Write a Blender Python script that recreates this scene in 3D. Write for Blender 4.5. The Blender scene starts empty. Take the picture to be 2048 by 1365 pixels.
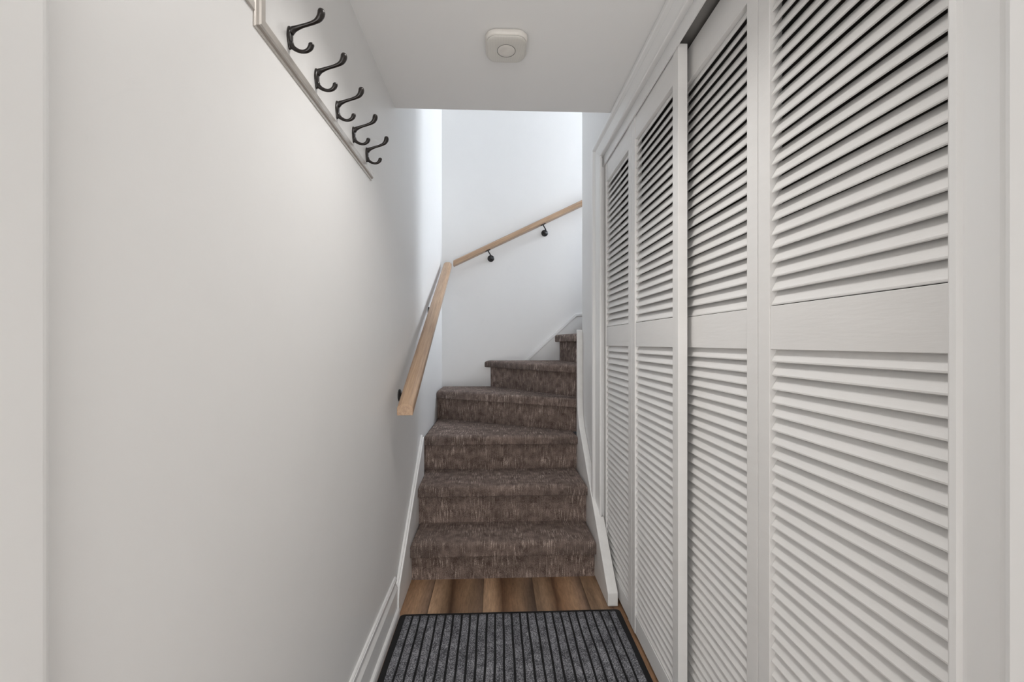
import bpy, bmesh, math, random
from mathutils import Vector, Matrix

random.seed(7)
S = bpy.context.scene
C = S.collection

# ---------------------------------------------------------------- camera
EYE = 1.127
cam_d = bpy.data.cameras.new('camera')
cam = bpy.data.objects.new('camera', cam_d); C.objects.link(cam)
cam.location = (0, 0, EYE)
cam.rotation_euler = (math.pi / 2, 0, -math.atan(33 / 844))
cam_d.sensor_width = 36
cam_d.lens = 844 / 2048 * 36
cam_d.shift_y = 3.5 / 2048
cam_d.clip_start = 0.02
S.camera = cam

# ---------------------------------------------------------------- view, world, lights
S.view_settings.view_transform = 'Standard'
S.view_settings.look = 'None'
S.view_settings.exposure = 0.1
S.view_settings.gamma = 1
S.view_settings.use_curve_mapping = False

world = bpy.data.worlds.new('world'); S.world = world
world.use_nodes = True
bg = world.node_tree.nodes['Background']
bg.inputs[0].default_value = (0.85, 0.9, 1.0, 1)
bg.inputs[1].default_value = 0.3


def area(name, loc, target, sx, sy, power, col, spread=180):
    d = bpy.data.lights.new(name, 'AREA'); d.shape = 'RECTANGLE'
    d.size = sx; d.size_y = sy; d.energy = power; d.color = col
    d.spread = math.radians(spread)
    o = bpy.data.objects.new(name, d); C.objects.link(o)
    o.location = loc
    o.rotation_euler = (Vector(target) - Vector(loc)).to_track_quat('-Z', 'Y').to_euler()
    return o


# ceiling lamp of the hall, just above and in front of the camera (out of the frame)
area('hall_lamp', (0.03, 0.98, 2.085), (0.03, 0.98, 0.0), 0.24, 0.24, 3.6, (1.0, 0.965, 0.93), spread=122)
# added fill light behind the camera, flattening the light down the hall
area('rear_fill', (0.05, -2.9, 1.0), (0.05, 2.0, 1.15), 0.85, 1.9, 19.0, (1.0, 0.993, 0.988))
# added upward fill just above the floor, only there to brighten the ceiling
area('ceiling_fill', (0.05, -1.1, 0.03), (0.05, 0.0, 2.1), 0.75, 1.4, 25.0, (1.0, 0.995, 0.99))
# added overhead fill, lifting the treads and stairwell walls; no fixture there
area('stairwell_fill', (0.15, 2.65, 4.6), (0.15, 2.65, 0), 0.5, 0.5, 3.5, (0.93, 0.965, 1.0))
# daylight at the head of the stairs, coming down the upper flight from the right
area('stair_daylight', (2.95, 2.87, 2.80), (-0.42, 2.75, 1.2), 0.75, 1.4, 86.0, (0.83, 0.905, 1.0))


# ---------------------------------------------------------------- materials
def new_mat(name):
    m = bpy.data.materials.new(name); m.use_nodes = True
    nt = m.node_tree
    return m, nt, nt.nodes['Principled BSDF']


def N(nt, t, **kw):
    n = nt.nodes.new(t)
    for k, v in kw.items():
        if k.startswith('i_'):
            n.inputs[k[2:].replace('_', ' ')].default_value = v
        else:
            setattr(n, k, v)
    return n


def L(nt, a, b): nt.links.new(a, b)


def math_node(nt, op, a=None, b=None, clamp=False):
    n = nt.nodes.new('ShaderNodeMath'); n.operation = op; n.use_clamp = clamp
    for i, v in enumerate((a, b)):
        if v is None: continue
        if isinstance(v, (int, float)): n.inputs[i].default_value = v
        else: nt.links.new(v, n.inputs[i])
    return n.outputs[0]


def ramp(nt, fac, stops):
    r = nt.nodes.new('ShaderNodeValToRGB')
    el = r.color_ramp.elements
    while len(el) < len(stops): el.new(0.5)
    for e, (p, c) in zip(el, stops):
        e.position = p
        e.color = (c[0], c[1], c[2], 1) if isinstance(c, (tuple, list)) else (c, c, c, 1)
    nt.links.new(fac, r.inputs[0])
    return r.outputs[0]


def paint(name, col, rough=0.5, bump=0.06, scale=60, mott=0.03, spec=0.4, stretch=(1, 1, 1), mscale=2.5):
    m, nt, p = new_mat(name)
    g = N(nt, 'ShaderNodeNewGeometry')
    mp = N(nt, 'ShaderNodeMapping'); mp.inputs['Scale'].default_value = stretch
    L(nt, g.outputs['Position'], mp.inputs[0])
    n1 = N(nt, 'ShaderNodeTexNoise', i_Scale=mscale, i_Detail=5.0, i_Roughness=0.65)
    L(nt, mp.outputs[0], n1.inputs['Vector'])
    c = ramp(nt, n1.outputs[0], [(0.3, [v * (1 - mott) for v in col]), (0.7, [min(1, v * (1 + mott * .4)) for v in col])])
    L(nt, c, p.inputs['Base Color'])
    p.inputs['Roughness'].default_value = rough
    p.inputs['Specular IOR Level'].default_value = spec
    n2 = N(nt, 'ShaderNodeTexNoise', i_Scale=float(scale), i_Detail=4.0)
    L(nt, mp.outputs[0], n2.inputs['Vector'])
    b = N(nt, 'ShaderNodeBump'); b.inputs['Strength'].default_value = bump; b.inputs['Distance'].default_value = 0.002
    L(nt, n2.outputs[0], b.inputs['Height']); L(nt, b.outputs[0], p.inputs['Normal'])
    return m


def flat(name, col, rough=0.5, metal=0.0, spec=0.5, coat=0.0):
    m, nt, p = new_mat(name)
    g = N(nt, 'ShaderNodeNewGeometry')
    n1 = N(nt, 'ShaderNodeTexNoise', i_Scale=40.0, i_Detail=3.0)
    L(nt, g.outputs['Position'], n1.inputs['Vector'])
    c = ramp(nt, n1.outputs[0], [(0.3, [v * .93 for v in col]), (0.7, list(col))])
    L(nt, c, p.inputs['Base Color'])
    p.inputs['Roughness'].default_value = rough; p.inputs['Metallic'].default_value = metal
    p.inputs['Specular IOR Level'].default_value = spec
    p.inputs['Coat Weight'].default_value = coat
    return m


def wall_material():
    m = paint('wall_paint', (0.86, 0.855, 0.845), rough=0.42, bump=0.10, scale=90, mott=0.02, spec=0.35)
    nt = m.node_tree; p = nt.nodes['Principled BSDF']
    # faint hand marks and scuffs rubbed onto the paint
    g = N(nt, 'ShaderNodeNewGeometry')
    n = N(nt, 'ShaderNodeTexNoise', i_Scale=3.2, i_Detail=8.0, i_Roughness=0.75, i_Distortion=1.5)
    L(nt, g.outputs['Position'], n.inputs['Vector'])
    f = ramp(nt, n.outputs[0], [(0.62, 0.0), (0.78, 0.10)])
    old = p.inputs['Base Color'].links[0].from_socket
    mx = N(nt, 'ShaderNodeMixRGB'); mx.inputs[2].default_value = (0.5, 0.5, 0.49, 1)
    L(nt, f, mx.inputs[0]); L(nt, old, mx.inputs[1]); L(nt, mx.outputs[0], p.inputs['Base Color'])
    return m


def carpet_material():
    m, nt, p = new_mat('stair_carpet')
    g = N(nt, 'ShaderNodeNewGeometry')
    s = N(nt, 'ShaderNodeSeparateXYZ'); L(nt, g.outputs['Position'], s.inputs[0])
    along = math_node(nt, 'ADD', s.outputs[1], s.outputs[2])

    def vec(sx, sa, off=0.0):
        c = N(nt, 'ShaderNodeCombineXYZ')
        L(nt, math_node(nt, 'MULTIPLY', s.outputs[0], sx), c.inputs[0])
        L(nt, math_node(nt, 'MULTIPLY', along, sa), c.inputs[1])
        c.inputs[2].default_value = off
        return c.outputs[0]
    streak = N(nt, 'ShaderNodeTexNoise', i_Scale=1.0, i_Detail=1.0); L(nt, vec(210, 15), streak.inputs['Vector'])
    dots = N(nt, 'ShaderNodeTexNoise', i_Scale=1.0, i_Detail=2.0); L(nt, vec(300, 240, 3.1), dots.inputs['Vector'])
    patch = N(nt, 'ShaderNodeTexNoise', i_Scale=1.0, i_Detail=2.0); L(nt, vec(13, 16, 9.7), patch.inputs['Vector'])
    a = ramp(nt, streak.outputs[0], [(0.53, 0.0), (0.62, 1.0)])
    b = ramp(nt, dots.outputs[0], [(0.40, 0.1), (0.60, 1.0)])
    c = ramp(nt, patch.outputs[0], [(0.40, 0.15), (0.66, 1.0)])
    f = math_node(nt, 'MULTIPLY', math_node(nt, 'MULTIPLY', a, b), c)
    f = math_node(nt, 'MULTIPLY', f, 1.0, True)
    n = N(nt, 'ShaderNodeTexNoise', i_Scale=380.0, i_Detail=3.0); L(nt, g.outputs['Position'], n.inputs['Vector'])
    n2 = N(nt, 'ShaderNodeTexNoise', i_Scale=26.0, i_Detail=3.0); L(nt, g.outputs['Position'], n2.inputs['Vector'])
    mixn = math_node(nt, 'ADD', math_node(nt, 'MULTIPLY', n.outputs[0], 0.6), math_node(nt, 'MULTIPLY', n2.outputs[0], 0.4))
    base = ramp(nt, mixn, [(0.36, (0.078, 0.054, 0.045)), (0.64, (0.305, 0.232, 0.20))])
    mx = N(nt, 'ShaderNodeMixRGB'); mx.inputs[2].default_value = (0.68, 0.55, 0.47, 1)
    L(nt, f, mx.inputs[0]); L(nt, base, mx.inputs[1]); L(nt, mx.outputs[0], p.inputs['Base Color'])
    p.inputs['Roughness'].default_value = 0.95; p.inputs['Specular IOR Level'].default_value = 0.1
    p.inputs['Sheen Weight'].default_value = 0.06; p.inputs['Sheen Roughness'].default_value = 0.6
    p.inputs['Sheen Tint'].default_value = (0.8, 0.8, 0.82, 1)
    bp = N(nt, 'ShaderNodeBump'); bp.inputs['Strength'].default_value = 0.7; bp.inputs['Distance'].default_value = 0.003
    L(nt, mixn, bp.inputs['Height']); L(nt, bp.outputs[0], p.inputs['Normal'])
    return m


def laminate_material():
    m, nt, p = new_mat('laminate_floor')
    g = N(nt, 'ShaderNodeNewGeometry')
    s = N(nt, 'ShaderNodeSeparateXYZ'); L(nt, g.outputs['Position'], s.inputs[0])
    mp = N(nt, 'ShaderNodeMapping'); mp.inputs['Scale'].default_value = (1, 0.14, 1)
    L(nt, g.outputs['Position'], mp.inputs[0])
    warp = N(nt, 'ShaderNodeTexNoise', i_Scale=9.0, i_Detail=3.0); L(nt, mp.outputs[0], warp.inputs['Vector'])
    w = math_node(nt, 'MULTIPLY', math_node(nt, 'SUBTRACT', warp.outputs[0], 0.5), 0.055)
    plank = math_node(nt, 'DIVIDE', math_node(nt, 'ADD', s.outputs[0], 0.283), 0.229)
    fr = math_node(nt, 'FRACT', plank)
    frw = math_node(nt, 'ADD', fr, math_node(nt, 'MULTIPLY', w, 6.5))
    tone = ramp(nt, frw, [(0.0, (0.62, 0.40, 0.25)), (0.20, (0.52, 0.33, 0.20)), (0.36, (0.13, 0.065, 0.034)),
                          (0.48, (0.34, 0.19, 0.105)), (0.75, (0.50, 0.31, 0.185)), (0.93, (0.34, 0.22, 0.15)), (1.0, (0.20, 0.13, 0.09))])
    grain = N(nt, 'ShaderNodeTexNoise', i_Scale=130.0, i_Detail=6.0, i_Roughness=0.7); L(nt, mp.outputs[0], grain.inputs['Vector'])
    gm = N(nt, 'ShaderNodeMixRGB', blend_type='MULTIPLY'); gm.inputs[0].default_value = 1.0
    L(nt, tone, gm.inputs[1])
    L(nt, ramp(nt, grain.outputs[0], [(0.3, 0.62), (0.65, 1.12)]), gm.inputs[2])
    shade = N(nt, 'ShaderNodeTexNoise', i_Scale=6.5, i_Detail=2.0); L(nt, mp.outputs[0], shade.inputs['Vector'])
    sm = N(nt, 'ShaderNodeMixRGB', blend_type='MULTIPLY'); sm.inputs[0].default_value = 1.0
    L(nt, gm.outputs[0], sm.inputs[1]); L(nt, ramp(nt, shade.outputs[0], [(0.36, 0.45), (0.55, 1.0)]), sm.inputs[2])
    gm = sm
    # the joint between two planks
    j = math_node(nt, 'LESS_THAN', math_node(nt, 'ABSOLUTE', math_node(nt, 'SUBTRACT', fr, 0.994)), 0.006)
    jm = N(nt, 'ShaderNodeMixRGB'); jm.inputs[2].default_value = (0.10, 0.06, 0.036, 1)
    L(nt, j, jm.inputs[0]); L(nt, gm.outputs[0], jm.inputs[1])
    L(nt, jm.outputs[0], p.inputs['Base Color'])
    p.inputs['Roughness'].default_value = 0.36
    b = N(nt, 'ShaderNodeBump'); b.inputs['Strength'].default_value = 0.12; b.inputs['Distance'].default_value = 0.001
    L(nt, grain.outputs[0], b.inputs['Height']); L(nt, b.outputs[0], p.inputs['Normal'])
    return m


def oak_material():
    m, nt, p = new_mat('pale_oak')
    t = N(nt, 'ShaderNodeTexCoord')
    mp = N(nt, 'ShaderNodeMapping'); mp.inputs['Scale'].default_value = (4, 90, 60)
    L(nt, t.outputs['Object'], mp.inputs[0])
    n = N(nt, 'ShaderNodeTexNoise', i_Scale=1.6, i_Detail=5.0, i_Roughness=0.6); L(nt, mp.outputs[0], n.inputs['Vector'])
    c = ramp(nt, n.outputs[0], [(0.28, (0.36, 0.235, 0.155)), (0.55, (0.50, 0.335, 0.215)), (0.75, (0.56, 0.39, 0.265))])
    L(nt, c, p.inputs['Base Color'])
    p.inputs['Roughness'].default_value = 0.4
    b = N(nt, 'ShaderNodeBump'); b.inputs['Strength'].default_value = 0.1; b.inputs['Distance'].default_value = 0.001
    L(nt, n.outputs[0], b.inputs['Height']); L(nt, b.outputs[0], p.inputs['Normal'])
    return m


def mat_pile_material():
    m, nt, p = new_mat('mat_pile')
    g = N(nt, 'ShaderNodeNewGeometry')
    n = N(nt, 'ShaderNodeTexNoise', i_Scale=330.0, i_Detail=3.0, i_Roughness=0.7); L(nt, g.outputs['Position'], n.inputs['Vector'])
    n2 = N(nt, 'ShaderNodeTexNoise', i_Scale=22.0, i_Detail=4.0); L(nt, g.outputs['Position'], n2.inputs['Vector'])
    f = math_node(nt, 'ADD', math_node(nt, 'MULTIPLY', n.outputs[0], 0.8), math_node(nt, 'MULTIPLY', n2.outputs[0], 0.2))
    c = ramp(nt, f, [(0.38, (0.03, 0.03, 0.034)), (0.5, (0.135, 0.137, 0.15)), (0.61, (0.46, 0.46, 0.49))])
    L(nt, c, p.inputs['Base Color']); p.inputs['Roughness'].default_value = 0.95
    p.inputs['Specular IOR Level'].default_value = 0.1
    b = N(nt, 'ShaderNodeBump'); b.inputs['Strength'].default_value = 0.8; b.inputs['Distance'].default_value = 0.002
    L(nt, n.outputs[0], b.inputs['Height']); L(nt, b.outputs[0], p.inputs['Normal'])
    return m


def grille_material():
    m, nt, p = new_mat('perforated_white_plastic')
    g = N(nt, 'ShaderNodeNewGeometry')
    s = N(nt, 'ShaderNodeSeparateXYZ'); L(nt, g.outputs['Position'], s.inputs[0])
    k = 2 * math.pi / 0.0032
    a = math_node(nt, 'SINE', math_node(nt, 'MULTIPLY', math_node(nt, 'ADD', s.outputs[0], s.outputs[1]), k * .7))
    b = math_node(nt, 'SINE', math_node(nt, 'MULTIPLY', math_node(nt, 'SUBTRACT', s.outputs[0], s.outputs[1]), k * .7))
    h = math_node(nt, 'MULTIPLY', a, b)
    L(nt, ramp(nt, h, [(0.45, (0.80, 0.78, 0.73)), (0.75, (0.42, 0.41, 0.38))]), p.inputs['Base Color'])
    p.inputs['Roughness'].default_value = 0.4
    return m


M = {
    'wall': wall_material(),
    'ceiling': paint('ceiling_paint', (0.92, 0.918, 0.91), rough=0.8, bump=0.05, mott=0.01, spec=0.2),
    'trim': paint('trim_paint', (0.88, 0.878, 0.87), rough=0.34, bump=0.05, scale=40, mott=0.015, spec=0.5),
    'door': paint('door_paint', (0.85, 0.84, 0.825), rough=0.42, bump=0.16, scale=18, mott=0.03, spec=0.4, stretch=(1, 1.2, 9), mscale=3.0),
    'rough_trim': paint('worn_board_paint', (0.88, 0.87, 0.85), rough=0.5, bump=0.5, scale=70, mott=0.08, spec=0.35, mscale=14),
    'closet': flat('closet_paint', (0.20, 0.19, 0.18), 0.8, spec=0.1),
    'carpet': carpet_material(),
    'floor': laminate_material(),
    'oak': oak_material(),
    'pile': mat_pile_material(),
    'rubber': flat('black_rubber', (0.012, 0.012, 0.013), 0.7, spec=0.3),
    'black': flat('black_metal', (0.012, 0.011, 0.012), 0.35),
    'bronze': flat('oil_rubbed_bronze', (0.012, 0.0085, 0.007), 0.30, metal=0.0, spec=0.45, coat=0.12),
    'nickel': flat('satin_nickel', (0.56, 0.525, 0.485), 0.32, metal=0.55),
    'steel': flat('track_steel', (0.30, 0.29, 0.28), 0.4, metal=0.6),
    'plastic': flat('white_plastic', (0.84, 0.81, 0.76), 0.38),
    'grille': grille_material(),
}


# ---------------------------------------------------------------- geometry helpers
def obj(name, bm, mat, parent=None, bevel=0.0, seg=2, smooth=False, limit=30):
    me = bpy.data.meshes.new(name)
    bmesh.ops.recalc_face_normals(bm, faces=bm.faces)
    bm.to_mesh(me); bm.free()
    me.materials.append(mat)
    o = bpy.data.objects.new(name, me); C.objects.link(o)
    if parent is not None:
        o.parent = parent
        bpy.context.view_layer.update()
        o.matrix_parent_inverse = parent.matrix_world.inverted()
    if bevel > 0:
        b = o.modifiers.new('bevel', 'BEVEL'); b.width = bevel; b.segments = seg
        b.limit_method = 'ANGLE'; b.angle_limit = math.radians(limit)
        for f in me.polygons: f.use_smooth = True
        w = o.modifiers.new('wn', 'WEIGHTED_NORMAL'); w.keep_sharp = True
    elif smooth:
        for f in me.polygons: f.use_smooth = True
    return o


def thing(name, label, cat, loc=(0, 0, 0), group=None):
    o = bpy.data.objects.new(name, None); C.objects.link(o)
    o.location = loc; o.empty_display_size = 0.05
    o['label'] = label; o['category'] = cat
    if group: o['group'] = group
    bpy.context.view_layer.update()
    return o


def tag(o, label, cat, group=None):
    o['label'] = label; o['category'] = cat
    if group: o['group'] = group
    return o


def struct(name, bm, mat, **kw):
    o = obj(name, bm, mat, **kw); o['kind'] = 'structure'
    return o


def bx(bm, x0, x1, y0, y1, z0, z1):
    v = [bm.verts.new((x, y, z)) for x in (x0, x1) for y in (y0, y1) for z in (z0, z1)]
    for f in ((0, 1, 3, 2), (4, 6, 7, 5), (0, 4, 5, 1), (2, 3, 7, 6), (0, 2, 6, 4), (1, 5, 7, 3)):
        bm.faces.new([v[i] for i in f])


def box(*a):
    bm = bmesh.new(); bx(bm, *a); return bm


def loft(bm, rings, cap=True, closed=True):
    """join rings of 3D points (same count) into a skin"""
    vs = [[bm.verts.new(p) for p in r] for r in rings]
    n = len(vs[0])
    for a, b in zip(vs, vs[1:]):
        for i in range(n if closed else n - 1):
            j = (i + 1) % n
            bm.faces.new((a[i], a[j], b[j], b[i]))
    if cap:
        bm.faces.new(vs[0]); bm.faces.new(list(reversed(vs[-1])))
    return vs


def prism_z(bm, poly, z0, z1):
    loft(bm, [[(x, y, z0) for x, y in poly], [(x, y, z1) for x, y in poly]])


def prism_x(bm, poly, x0, x1):      # poly in (y, z)
    loft(bm, [[(x0, y, z) for y, z in poly], [(x1, y, z) for y, z in poly]])


def prism_y(bm, poly, y0, y1):      # poly in (x, z)
    loft(bm, [[(x, y0, z) for x, z in poly], [(x, y1, z) for x, z in poly]])


def tube(bm, pts, radii, seg=14, flatten=1.0, axis=(0, 1, 0)):
    """swept tube through pts lying in a plane whose normal is axis"""
    ax = Vector(axis).normalized(); P = [Vector(p) for p in pts]
    rings = []
    for i, p in enumerate(P):
        t = (P[min(i + 1, len(P) - 1)] - P[max(i - 1, 0)]).normalized()
        u = t.cross(ax).normalized(); r = radii[i]
        rings.append([p + u * r * math.cos(2 * math.pi * k / seg) + ax * r * flatten * math.sin(2 * math.pi * k / seg) for k in range(seg)])
    loft(bm, rings)


def smooth_path(pts, rad, n=5):
    P = [Vector(p) for p in pts]; out = []; rr = []
    for i in range(len(P) - 1):
        p0, p1, p2, p3 = P[max(i - 1, 0)], P[i], P[i + 1], P[min(i + 2, len(P) - 1)]
        for k in range(n):
            t = k / n
            out.append(0.5 * ((2 * p1) + (p2 - p0) * t + (2 * p0 - 5 * p1 + 4 * p2 - p3) * t * t + (-p0 + 3 * p1 - 3 * p2 + p3) * t ** 3))
            rr.append(rad[i] * (1 - t) + rad[i + 1] * t)
    out.append(P[-1]); rr.append(rad[-1])
    return out, rr


# ---------------------------------------------------------------- room shell
WL, WR = -0.416, 0.512          # left and right wall faces
YB = 3.29                       # back wall of the stairwell
CZ = 2.103                      # hall ceiling
YC = 1.773                      # where the hall ceiling ends
TOP = 4.7
DY0, DY1 = 0.452, 2.05          # closet opening
struct('floor', box(-0.52, 1.3, -3.1, 3.4, -0.05, 0.0), M['floor'])
bm = bmesh.new()
bx(bm, WL - 0.1, WL, -3.1, YB + 0.1, 0, TOP)
struct('wall_left', bm, M['wall'])
# thicker stretch of wall beside the camera, its corner rounded over
bm = bmesh.new()
arc = [(WL + 0.001 + 0.013 * math.sin(a), 0.391 + 0.013 * math.cos(a)) for a in [math.pi / 2 * k / 6 for k in range(7)]]
prism_z(bm, [(WL, -3.1), (WL + 0.014, -3.1)] + list(reversed(arc)) + [(WL, 0.404)], 0, CZ)
struct('wall_left_pilaster', bm, M['wall'])
struct('wall_back', box(WL - 0.1, 3.2, YB, YB + 0.1, 0, TOP), M['wall'])
bm = bmesh.new()
bx(bm, WR, WR + 0.1, -3.1, DY0 - 0.012, 0, CZ + .2)
bx(bm, WR, WR + 0.1, DY0 - 0.012, DY1 + 0.012, 2.045, CZ + .2)
bx(bm, WR, WR + 0.1, DY1 + 0.012, 2.475, 0, CZ + .2)
bx(bm, WR, WR + 0.1, YC, 2.475, CZ + .2, TOP)
struct('wall_right', bm, M['wall'])
struct('wall_stair', box(WR + 0.1, 3.2, 2.375, 2.475, 0, TOP), M['wall'])
struct('wall_upper_landing', box(3.1, 3.2, 2.475, YB, 0, TOP), M['wall'])
struct('ceiling', box(WL, WR, -3.1, YC, CZ, CZ + 0.2), M['ceiling'])
struct('wall_upper_front', box(WL, WR, YC - 0.1, YC, CZ + 0.2, TOP), M['wall'])
struct('ceiling_stairwell', box(WL - .1, 3.2, YC - 0.1, YB + .1, TOP, TOP + 0.1), M['ceiling'])
struct('wall_entry', box(WL - .1, WR + .1, -3.2, -3.1, 0, CZ + .2), M['wall'])
# closet behind the louvered doors
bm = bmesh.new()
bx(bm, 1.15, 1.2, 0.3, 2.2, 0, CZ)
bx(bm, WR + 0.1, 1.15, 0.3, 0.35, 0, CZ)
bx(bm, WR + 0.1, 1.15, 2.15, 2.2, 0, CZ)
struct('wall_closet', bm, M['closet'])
struct('ceiling_closet', box(WR + 0.1, 1.2, 0.3, 2.2, CZ, CZ + 0.05), M['closet'])

# door jambs and the board that hides the sliding track
bm = bmesh.new()
bx(bm, 0.507, 0.618, DY0 - 0.012, DY0, 0, 2.045)
bx(bm, 0.507, 0.618, DY1, DY1 + 0.012, 0.02, 2.045)
bx(bm, 0.507, 0.618, DY0, DY1, 2.033, 2.045)
struct('trim_1', bm, M['trim'], bevel=0.0015)
struct('trim_2', box(0.5235, 0.5297, DY0, DY1, 1.988, 2.033), M['trim'], bevel=0.001)
struct('trim_3', box(0.5275, 0.60, DY0, DY1, 2.012, 2.033), M['steel'], bevel=0.001)


# casing round the closet opening: moulded profile, (u from the opening outward, t off the wall)
CAS = [(0.0, 0.0), (0.0, 0.006), (0.003, 0.009), (0.011, 0.010), (0.015, 0.007), (0.020, 0.008), (0.040, 0.013), (0.056, 0.0165),
       (0.061, 0.015), (0.065, 0.020), (0.068, 0.0255), (0.074, 0.029), (0.090, 0.029), (0.098, 0.026), (0.098, 0.0)]
HS = 0.074 / 0.098              # the head piece is narrower than the legs


def string_z(y): return 0.054 + 0.94 * (y - 1.77)


y_in, z_in = DY1 - 0.03, 2.029
bm = bmesh.new()
r0, r1, r2, r3 = [], [], [], []
for u, t in CAS:
    x = WR - t
    r0.append((x, y_in + u, string_z(y_in + u) + 0.001))
    r1.append((x, y_in + u, z_in + u * HS))
    r2.append((x, DY0 - u, z_in + u * HS))
    r3.append((x, DY0 - u, 0.0))
loft(bm, [r0, r1, r2, r3])
struct('trim_4', bm, M['trim'])

# left baseboard with shoe moulding
BB = [(0, 0), (0, 0.163), (0.005, 0.163), (0.0075, 0.160), (0.0075, 0.156), (0.0095, 0.155), (0.0095, 0.146), (0.0075, 0.144),
      (0.0075, 0.139), (0.0045, 0.135), (0.0045, 0.128), (0.010, 0.117), (0.0125, 0.112), (0.0125, 0.036), (0.0145, 0.036), (0.020, 0.031), (0.0225, 0.023), (0.0225, 0)]
bm = bmesh.new()
prism_y(bm, [(WL + a, b) for a, b in BB], 0.404, 1.756)
struct('baseboard_left', bm, M['trim'])
# skirt board along the stairwell's back wall
bm = bmesh.new()
prism_y(bm, [(0.15, 0.82), (0.15, 0.922), (0.626, 1.357), (0.76, 1.36), (1.72, 2.32), (1.72, 2.0), (0.90, 1.10), (0.50, 0.82)], YB - 0.014, YB)
struct('trim_5', bm, M['trim'], bevel=0.004)
bm = bmesh.new()
a_, b_ = Vector((0.15, 0.922)), Vector((0.626, 1.357)); n_ = Vector((b_.y - a_.y, a_.x - b_.x)).normalized() * 0.022
prism_y(bm, [(a_.x, a_.y), (b_.x, b_.y), (0.76, 1.36), (1.72, 2.32), (1.735, 2.305), (0.77, 1.337), (b_.x + .008, b_.y - .022), (a_.x + n_.x, a_.y + n_.y)], YB - 0.021, YB - 0.0135)
struct('trim_6', bm, M['trim'], bevel=0.003)

# ---------------------------------------------------------------- carpeted winder stairs
stairs = thing('carpeted_staircase', 'winder staircase in speckled brown and grey carpet turning right at the back of the hall', 'staircase', (0.04, 2.02, 0))
P = Vector((0.63, 2.485))
R = [None,
     ((-0.3975, 2.02), (0.4775, 2.02)), ((-0.3975, 2.209), (0.4775, 2.209)), ((-0.414, 2.473), (0.4775, 2.473)),
     ((-0.414, 3.03), (P.x, P.y)), ((-0.038, YB - .001), (P.x, P.y)), ((0.498, YB - .001), (P.x, P.y)),
     ((0.80, YB - .001), (0.80, 2.476)), ((1.05, YB - .001), (1.05, 2.476)), ((1.30, YB - .001), (1.30, 2.476)), ((1.55, YB - .001), (1.55, 2.476))]
Z = [0, .19, .39, .59, .79, .99, 1.19, 1.39, 1.59, 1.79, 1.99]
TH = [0, .070, .056, .054, .054, .052, .056, .055, .055, .055, .055]


def off(line, d):
    """move a riser line d metres towards the foot of the stairs"""
    a, b = Vector(line[0]), Vector(line[1])
    t = (b - a).normalized(); n = Vector((t.y, -t.x))
    return (a + n * d, b + n * d)


def clip_low(poly, ymin):
    out = []
    for i, p in enumerate(poly):
        q = poly[(i + 1) % len(poly)]
        if p[1] >= ymin: out.append(tuple(p))
        if (p[1] < ymin) != (q[1] < ymin):
            t = (ymin - p[1]) / (q[1] - p[1]); out.append((p[0] + (q[0] - p[0]) * t, ymin))
    return out


def clip_fn(poly, f):
    out = []
    for i, p in enumerate(poly):
        q = poly[(i + 1) % len(poly)]; a, b = f(p), f(q)
        if a >= 0: out.append(tuple(p))
        if (a < 0) != (b < 0):
            t = a / (a - b); out.append((p[0] + (q[0] - p[0]) * t, p[1] + (q[1] - p[1]) * t))
    return out


def round_slab(bm, poly, z0, z1, r_top, r_bot, seg=5):
    """slab whose outline is inset towards its top and bottom, giving a padded rolled edge"""
    n = len(poly)
    c = Vector((sum(p[0] for p in poly) / n, sum(p[1] for p in poly) / n))

    def inset(d):
        res = []
        for i in range(n):
            a, b, e = Vector(poly[i - 1]), Vector(poly[i]), Vector(poly[(i + 1) % n])
            n1 = (b - a).normalized(); n2 = (e - b).normalized()
            n1 = Vector((-n1.y, n1.x)); n2 = Vector((-n2.y, n2.x))
            bis = (n1 + n2); k = d / max(0.35, 1 + n1.dot(n2))
            res.append(b + bis * k)
        return res
    area2 = sum(poly[i][0] * poly[(i + 1) % n][1] - poly[(i + 1) % n][0] * poly[i][1] for i in range(n))
    if area2 < 0: poly.reverse()
    rings = []
    for k in range(seg + 1):
        a = math.pi / 2 * k / seg
        q = inset(r_bot * (1 - math.sin(a))); z = z0 + r_bot * (1 - math.cos(a))
        rings.append([(p.x, p.y, z) for p in q])
    for k in range(seg + 1):
        a = math.pi / 2 * k / seg
        q = inset(r_top * (1 - math.cos(a))); z = z1 - r_top * (1 - math.sin(a))
        rings.append([(p.x, p.y, z) for p in q])
    loft(bm, rings)


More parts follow.
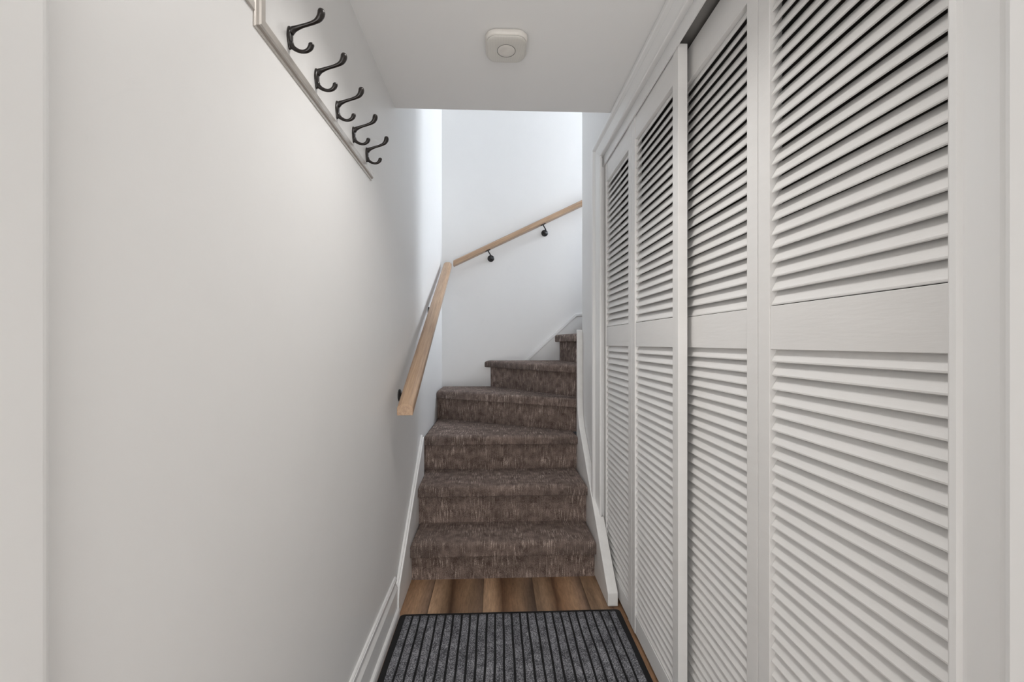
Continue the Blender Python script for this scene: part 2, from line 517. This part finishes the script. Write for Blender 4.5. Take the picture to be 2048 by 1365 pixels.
for k in range(1, 11):
    a, b = Vector(R[k][0]), Vector(R[k][1])
    # riser: thin carpeted wall standing on the tread below
    ia = off(R[k], -0.018)
    poly = [tuple(a), tuple(b), tuple(ia[1]), tuple(ia[0])]
    lo = -0.416 if k < 7 else -9
    poly = clip_fn(poly, lambda p: p[0] - (WL + .001))
    poly = clip_fn(poly, lambda p: (YB - .001) - p[1])
    if k >= 4: poly = clip_low(poly, 2.4755)
    bm = bmesh.new()
    prism_z(bm, poly, Z[k - 1] - (0.006 if k > 1 else 0), Z[k] - TH[k] + 0.006)
    obj('riser', bm, M['carpet'], stairs)
    # tread
    o = off(R[k], 0.036)
    d = (o[1] - o[0]).normalized()
    e0, e1 = o[0] - d * 0.3, o[1] + d * 0.02
    if k <= 3: e0, e1 = o[0], o[1]
    if k < 10:
        nxt = off(R[k + 1], -0.02)
        if k < 3: poly = [tuple(e0), tuple(e1), tuple(nxt[1]), tuple(nxt[0])]
        elif k == 3:
            poly = [(-0.414, 2.437), (0.4775, 2.437), (0.4775, 2.476), (0.70, 2.476), (0.70, 2.50), tuple(nxt[1]), tuple(nxt[0])]
            poly = [(-0.414, 2.437), (0.4775, 2.437), (0.4775, 2.58), (-0.414, 3.055)]
        elif k == 4: poly = [tuple(e0), tuple(o[1]), (P.x, P.y), (-0.038 + .02, YB - .001), (-0.9, YB - .001)]
        elif k == 5: poly = [tuple(e0), tuple(o[1]), (P.x, P.y), (0.518, YB - .001), (-0.2, YB + .2)]
        elif k == 6: poly = [tuple(e0), tuple(o[1]), (P.x, P.y), (0.82, 2.476), (0.82, YB - .001), (0.3, YB + .2)]
        else: poly = [(e0[0], YB - .001), (e0[0], 2.476), (nxt[0][0], 2.476), (nxt[0][0], YB - .001)]
        if k in (4, 5, 6):
            poly = clip_fn(poly, lambda p: p[0] - (WL + .001))
            poly = clip_fn(poly, lambda p: (YB - .001) - p[1])
            poly = clip_low(poly, 2.4765)
    else:
        poly = [(1.514, YB - .001), (1.514, 2.476), (3.099, 2.476), (3.099, YB - .001)]
    cl = [poly[0]]
    for q in poly[1:]:
        if (Vector(q) - Vector(cl[-1])).length > 1e-4: cl.append(q)
    if (Vector(cl[0]) - Vector(cl[-1])).length < 1e-4: cl.pop()
    bm = bmesh.new()
    round_slab(bm, list(cl), Z[k] - TH[k], Z[k], 0.021, 0.006)
    t = obj('tread', bm, M['carpet'], stairs, smooth=True)

# string boards either side
bm = bmesh.new()
prism_x(bm, [(1.756, 0), (1.756, 0.062), (1.772, 0.112), (2.365, 0.602), (2.375, 0.602), (2.375, 0)], WL + .0005, WL + 0.0185)
obj('stringer', bm, M['trim'], stairs, bevel=0.003)
bm = bmesh.new()
prism_x(bm, [(1.764, 0.09), (1.772, 0.125), (2.365, 0.616), (2.372, 0.60), (1.785, 0.108)], WL + .0005, WL + 0.011)
obj('stringer_cap', bm, M['trim'], stairs, bevel=0.002)
bm = bmesh.new()
pr = [(1.781, 0.001), (1.781, 0.058), (2.02, string_z(2.02)), (2.02, 0.001)]
prism_x(bm, pr, 0.4785, 0.5225)
pr = [(2.018, 0.001), (2.018, string_z(2.018)), (2.40, string_z(2.40)), (2.44, 0.72), (2.452, 0.80), (2.452, 1.175), (2.462, 1.200), (2.477, 1.205), (2.477, 0.001)]
prism_x(bm, pr, 0.4785, 0.5115)
obj('stringer', bm, M['rough_trim'], stairs, bevel=0.003)

# ---------------------------------------------------------------- handrails
PROF = [(-0.0295, 0.0), (-0.0305, 0.004), (-0.0305, 0.028), (-0.027, 0.034), (-0.017, 0.042), (-0.012, 0.0435), (0.012, 0.0435), (0.017, 0.042),
        (0.027, 0.034), (0.0305, 0.028), (0.0305, 0.004), (0.0295, 0.0)]


def rail_mesh(name, a, b, parent, wall_n):
    """rail between two points (underside centre line); ends cut plumb, local X runs along the rail for the grain"""
    a, b = Vector(a), Vector(b); L_ = (b - a).length
    h = Vector((b.x - a.x, b.y - a.y, 0)).normalized()
    side = Vector((h.y, -h.x, 0))
    bm = bmesh.new()
    slope = (b - a).normalized()
    up = Vector((0, 0, 1))
    rings = []
    for p in (a, b):
        rings.append([p + side * s + up * t for s, t in PROF])
    # express in local axes: origin a, X along the rail
    rot = Matrix((slope, slope.cross(side).cross(slope).normalized() * -1, slope.cross(side).normalized() * -1)).transposed().to_4x4()
    yv = up.cross(slope).normalized(); zv = slope.cross(yv)
    rot = Matrix((slope, yv, zv)).transposed().to_4x4()
    mw = Matrix.Translation(a) @ rot
    inv = mw.inverted()
    loft(bm, [[inv @ q for q in r] for r in rings])
    o = obj(name, bm, M['oak'], None, bevel=0.0018)
    o.matrix_world = mw
    o.parent = parent
    o.matrix_parent_inverse = parent.matrix_world.inverted()
    return o


def bracket(parent, ros, out, top, along):
    """wall rosette at ros, arm going out along `out` then up to `top`, small saddle along the rail"""
    ros, out, top, along = Vector(ros), Vector(out).normalized(), Vector(top), Vector(along).normalized()
    bm = bmesh.new()
    u = Vector((0, 0, 1)); v = out.cross(u).normalized()
    rings = []
    for d, r in ((0, 0.026), (0.003, 0.0265), (0.006, 0.0245), (0.009, 0.018), (0.010, 0.010), (0.012, 0.009)):
        rings.append([ros + out * d + (u * math.cos(2 * math.pi * k / 28) + v * math.sin(2 * math.pi * k / 28)) * r for k in range(28)])
    loft(bm, rings)
    ro = obj('rosette', bm, M['black'], parent, smooth=True)
    bm = bmesh.new()
    pr = (top - ros).dot(out)
    pts = [ros + out * 0.008, ros + out * (pr * 0.55), ros + out * (pr * 0.9) + u * 0.010, ros + out * pr + u * 0.028 + (top - ros - out * pr - u * (top - ros).dot(u)) * 0.5, top - u * 0.002]
    q, rr = smooth_path(pts, [0.0055] * 5, 5)
    tube(bm, q, rr, 12, 1.0, v)
    obj('bracket_arm', bm, M['black'], parent, smooth=True)
    bm = bmesh.new()
    side = along.cross(u).normalized(); n = side.cross(along).normalized()
    for s0, s1 in ((-0.020, 0.020),):
        c = [top + along * a_ + side * b_ + n * c_ for a_ in (s0, s1) for b_ in (-0.008, 0.008) for c_ in (-0.0045, 0.0)]
        vs = [bm.verts.new(p_) for p_ in c]
        for f in ((0, 1, 3, 2), (4, 6, 7, 5), (0, 4, 5, 1), (2, 3, 7, 6), (0, 2, 6, 4), (1, 5, 7, 3)): bm.faces.new([vs[i] for i in f])
    obj('saddle', bm, M['black'], parent, bevel=0.0015)


RX = -0.3465; RY = 3.215
A1, B1 = (RX, 1.63, 0.848), (-0.361, 3.20, 1.692)
rail1 = thing('handrail', 'long pale oak handrail climbing the left wall above the lower stairs', 'handrail', (RX, 1.63, 0.848))
rail_mesh('rail', A1, B1, rail1, 1)
s1 = (B1[2] - A1[2]) / (B1[1] - A1[1])
for y, dz in ((1.835, 0.058), (2.63, 0.062)):
    zt = A1[2] + s1 * (y - A1[1]); xt = A1[0] + (B1[0] - A1[0]) * (y - A1[1]) / (B1[1] - A1[1])
    bracket(rail1, (WL, y + 0.004, zt - dz), (1, 0, 0), (xt, y, zt - 0.0005), Vector(B1) - Vector(A1))
A2, B2 = (-0.318, RY, 1.706), (0.95, RY, 2.315)
rail2 = thing('handrail', 'oak handrail rising to the right across the back wall of the stairwell', 'handrail', A2)
rail_mesh('rail', A2, B2, rail2, 1)
s2 = (B2[2] - A2[2]) / (B2[0] - A2[0])
for x in (-0.058, 0.362):
    zt = A2[2] + s2 * (x - A2[0])
    bracket(rail2, (x + 0.022, YB, zt - 0.048), (0, -1, 0), (x, RY, zt - 0.0005), Vector(B2) - Vector(A2))

# ---------------------------------------------------------------- louvered sliding doors
TOPR, MID0, MID1, BOT = 1.902, 1.113, 1.203, 0.088
SW = 0.039                      # stile width
TK = 0.028


def slat_bank(bm, x0, y0, y1, z0, z1, n):
    pitch = (z1 - z0) / n
    for k in range(n):
        zb = z0 + k * pitch + 0.0015 + random.uniform(-.0006, .0006)
        tilt = random.uniform(-0.0012, 0.0012)
        # section in (x, z): front lower edge to back upper edge
        fx, fz, bx_, bz = x0 + 0.0070, zb + 0.003, x0 + 0.0225 + tilt, zb + 0.0325
        d = Vector((bx_ - fx, bz - fz)).normalized(); nrm = Vector((-d.y, d.x)) * 0.0026
        a = Vector((fx, fz)); b = Vector((bx_, bz))
        sec = [a + nrm, a + nrm * 0.5 - d * 0.0022, a - nrm * 0.5 - d * 0.0022, a - nrm,
               b - nrm, b - nrm * 0.5 + d * 0.0022, b + nrm * 0.5 + d * 0.0022, b + nrm]
        s = random.uniform(-.0004, .0004)
        loft(bm, [[(p.x, y0, p.y - s) for p in sec], [(p.x, y1, p.y + s) for p in sec]])


def door_pair(label, x0, ya, yb, z0, z1, loc):
    """two louvered leaves joined edge to edge, running from ya (near) to yb (far)"""
    t = thing('louvered_door', label, 'door', loc, 'sliding louvered closet doors')
    ym = (ya + yb) / 2
    for y0, y1 in ((ya, ym - 0.0008), (ym + 0.0008, yb)):
        for s0, s1 in ((y0, y0 + SW), (y1 - SW, y1)):
            obj('stile', box(x0, x0 + TK, s0, s1, z0, z1), M['door'], t, bevel=0.0016)
        i0, i1 = y0 + SW - 0.0002, y1 - SW + 0.0002
        obj('top_rail', box(x0 + .0025, x0 + TK - .0025, i0, i1, TOPR, z1 - .0005), M['door'], t, bevel=0.0012)
        obj('middle_rail', box(x0 + .0025, x0 + TK - .0025, i0, i1, MID0, MID1), M['door'], t, bevel=0.0012)
        obj('bottom_rail', box(x0 + .0025, x0 + TK - .0025, i0, i1, z0 + .0005, BOT), M['door'], t, bevel=0.0012)
        for a, b, n, nm in ((MID1, TOPR, 24, 'upper_louvers'), (BOT, MID0, 36, 'lower_louvers')):
            bm = bmesh.new()
            slat_bank(bm, x0, i0, i1, a, b, n)
            obj(nm, bm, M['door'], t, smooth=False)
    return t


door_pair('far pair of off-white louvered closet leaves nearest the stairs, in the front track', 0.530, 1.206, 2.049, 0.018, 1.998, (0.544, 1.63, 0.018))
door_pair('near pair of off-white louvered closet leaves nearest the camera, set behind the far pair', 0.570, 0.472, 1.322, 0.018, 2.003, (0.584, 0.9, 0.018))

# ---------------------------------------------------------------- doormat
mat_o = thing('doormat', 'charcoal ribbed doormat with black rubber edge on the wood floor', 'doormat', (0.065, 1.2, 0))
MX0, MX1, MY0, MY1 = -0.391, 0.521, 0.55, 1.757
bm = bmesh.new()
poly = []
rr = 0.018
for cx_, cy_, a0 in ((MX1 - rr, MY1 - rr, 0), (MX0 + rr, MY1 - rr, 90), (MX0 + rr, MY0 + rr, 180), (MX1 - rr, MY0 + rr, 270)):
    for k in range(6):
        a = math.radians(a0 + 18 * k); poly.append((cx_ + rr * math.cos(a), cy_ + rr * math.sin(a)))
prism_z(bm, poly, 0.0005, 0.006)
obj('rubber_backing', bm, M['rubber'], mat_o, bevel=0.0015)
bm = bmesh.new()
n = 26; pitch = (MX1 - MX0 - 0.036) / n
ph = [random.uniform(0, 6.28) for _ in range(n + 1)]


def wob(i, y): return 0.0014 * math.sin(y * 9 + ph[i]) + 0.0008 * math.sin(y * 23 + ph[i] * 2)


for i in range(n):
    xl = MX0 + 0.018 + i * pitch + 0.0035; xr = xl + pitch - 0.007
    if i == 0: xl += 0.002
    ys = [MY0 + 0.02 + (MY1 - MY0 - 0.038) * k / 60 for k in range(61)]
    rings = []
    for y in ys:
        a, b = xl + wob(i, y), xr + wob(i + 1, y)
        rings.append([(a, y, 0.0062), (a + .0005, y, 0.0092), (a + .003, y, 0.0102), (b - .003, y, 0.0102), (b - .0005, y, 0.0092), (b, y, 0.0062)])
    loft(bm, rings)
obj('carpet_ribs', bm, M['pile'], mat_o, smooth=True)

# ---------------------------------------------------------------- coat hooks
strip = thing('wall_trim_strip', 'satin metal edging strip running under the five black hooks and turning up the wall', 'trim strip', (WL, 0.74, 1.667))
EDG = [(0.0, 0.0), (0.0, 0.0022), (0.006, 0.003), (0.0075, 0.0065), (0.011, 0.0085), (0.024, 0.0085), (0.0275, 0.0065), (0.029, 0.003), (0.034, 0.0022), (0.034, 0.0)]
YE, ZE, YF = 0.741, 1.672, 1.428
bm = bmesh.new()
loft(bm, [[(WL + t, YE + u, ZE + u) for u, t in EDG], [(WL + t, YF, ZE - 0.003 + u) for u, t in EDG]])
obj('lower_strip', bm, M['nickel'], strip)
bm = bmesh.new()
loft(bm, [[(WL + t, YE + u, CZ) for u, t in EDG], [(WL + t, YE + u, ZE + u) for u, t in EDG]])
obj('upright_strip', bm, M['nickel'], strip)
bm = bmesh.new()
bx(bm, WL, WL + 0.004, 0.42, YE - 0.0005, 1.697, 1.713)
st = obj('thin_strip', bm, M['nickel'], None, bevel=0.001)
tag(st, 'thin metal strip left of the upright edging strip, high on the left wall', 'trim strip')

HZ = 1.742                      # middle of a hook's base plate


def make_hook():
    h = thing('coat_hook', 'x', 'hook', (0, 0, 0), 'black double coat hooks')
    # back plate: long rounded shield hugging the wall
    bm = bmesh.new(); rings = []
    for d, k in ((0.0, 1.0), (0.002, 1.0), (0.004, 0.88), (0.0055, 0.6), (0.006, 0.3)):
        ring = []
        for i in range(28):
            a = 2 * math.pi * i / 28
            z = math.cos(a); y = math.sin(a)
            w = 0.0105 if z > 0 else 0.0105 * (1 + 0.35 * z)
            ring.append((d, y * w * k, z * 0.0235 * (k * .3 + .7)))
        rings.append(ring)
    loft(bm, rings)
    obj('back_plate', bm, M['bronze'], h, smooth=True)
    bm = bmesh.new()
    up = [(0.0035, 0, 0.010), (0.0075, 0, 0.0165), (0.014, 0, 0.0200), (0.0252, 0, 0.0246), (0.0399, 0, 0.0295), (0.0515, 0, 0.0345), (0.0590, 0, 0.0405), (0.0630, 0, 0.0480), (0.0640, 0, 0.0540), (0.0636, 0, 0.0582), (0.0633, 0, 0.0598)]
    q, r = smooth_path(up, [0.0055, 0.0060, 0.0046, 0.0035, 0.0034, 0.0041, 0.0058, 0.0070, 0.0072, 0.0056, 0.0020], 5)
    tube(bm, q, r, 16, 1.15)
    obj('upper_prong', bm, M['bronze'], h, smooth=True)
    bm = bmesh.new()
    lo = [(0.0035, 0, -0.010), (0.0060, 0, -0.0165), (0.0125, 0, -0.0222), (0.0210, 0, -0.0260), (0.0295, 0, -0.0268), (0.0370, 0, -0.0240), (0.0420, 0, -0.0188), (0.0442, 0, -0.0130), (0.0444, 0, -0.0105), (0.0443, 0, -0.0088)]
    q, r = smooth_path(lo, [0.0055, 0.0052, 0.0042, 0.0035, 0.0034, 0.0040, 0.0051, 0.0055, 0.0045, 0.0015], 5)
    tube(bm, q, r, 16, 1.15)
    obj('lower_prong', bm, M['bronze'], h, smooth=True)
    return h


hook0 = make_hook()
names = ['first black double coat hook, nearest the camera and beside the upright metal strip',
         'second black double coat hook from the camera on the left wall',
         'middle one of the five black double coat hooks on the left wall',
         'fourth black double coat hook from the camera, next to the farthest one',
         'last black double coat hook, farthest from the camera near the ceiling edge']
for i in range(5):
    if i == 0: h = hook0
    else:
        h = hook0.copy(); C.objects.link(h)
        for ch in hook0.children:
            c = ch.copy(); C.objects.link(c); c.parent = h
    h.location = (WL, 0.868 + 0.1275 * i, HZ - 0.0022 * i)
    h['label'] = names[i]

# ---------------------------------------------------------------- smoke alarm
alarm = thing('smoke_alarm', 'white rounded-square smoke alarm with a round centre button on the ceiling', 'smoke alarm', (0.035, 1.372, CZ))


def rsq(half, r, z, cx=0.035, cy=1.372, seg=8):
    out = []
    for sx, sy, a0 in ((1, 1, 0), (-1, 1, 90), (-1, -1, 180), (1, -1, 270)):
        for k in range(seg + 1):
            a = math.radians(a0 + 90 * k / seg)
            out.append((cx + sx * (half - r) + r * math.cos(a), cy + sy * (half - r) + r * math.sin(a), z))
    return out


bm = bmesh.new()
loft(bm, [rsq(0.060, 0.030, CZ), rsq(0.060, 0.030, CZ - 0.006)])
obj('mounting_plate', bm, M['plastic'], alarm)
bm = bmesh.new()
loft(bm, [rsq(0.066, 0.036, CZ - 0.005), rsq(0.0675, 0.036, CZ - 0.009), rsq(0.0665, 0.035, CZ - 0.020), rsq(0.063, 0.033, CZ - 0.031)])
obj('housing', bm, M['plastic'], alarm, smooth=True)
bm = bmesh.new()
loft(bm, [rsq(0.0632, 0.033, CZ - 0.0305), rsq(0.0615, 0.032, CZ - 0.034), rsq(0.056, 0.030, CZ - 0.0370), rsq(0.045, 0.028, CZ - 0.0385), rsq(0.031, 0.0309, CZ - 0.039)])
obj('grille', bm, M['grille'], alarm, smooth=True)


def disc_rings(spec, cx=0.035, cy=1.372, seg=48):
    return [[(cx + r * math.cos(2 * math.pi * k / seg), cy + r * math.sin(2 * math.pi * k / seg), z) for k in range(seg)] for r, z in spec]


bm = bmesh.new()
loft(bm, disc_rings([(0.0302, CZ - 0.036), (0.0302, CZ - 0.0400), (0.0290, CZ - 0.0400), (0.0286, CZ - 0.0385), (0.0286, CZ - 0.036)]))
obj('button_ring', bm, M['steel'], alarm)
bm = bmesh.new()
loft(bm, disc_rings([(0.0278, CZ - 0.036), (0.0278, CZ - 0.0398), (0.0265, CZ - 0.0408), (0.012, CZ - 0.0404), (0.002, CZ - 0.0402)]))
obj('button', bm, M['plastic'], alarm, smooth=True)
alarm.scale = (1, 1, 0.68)      # the alarm is a slim one
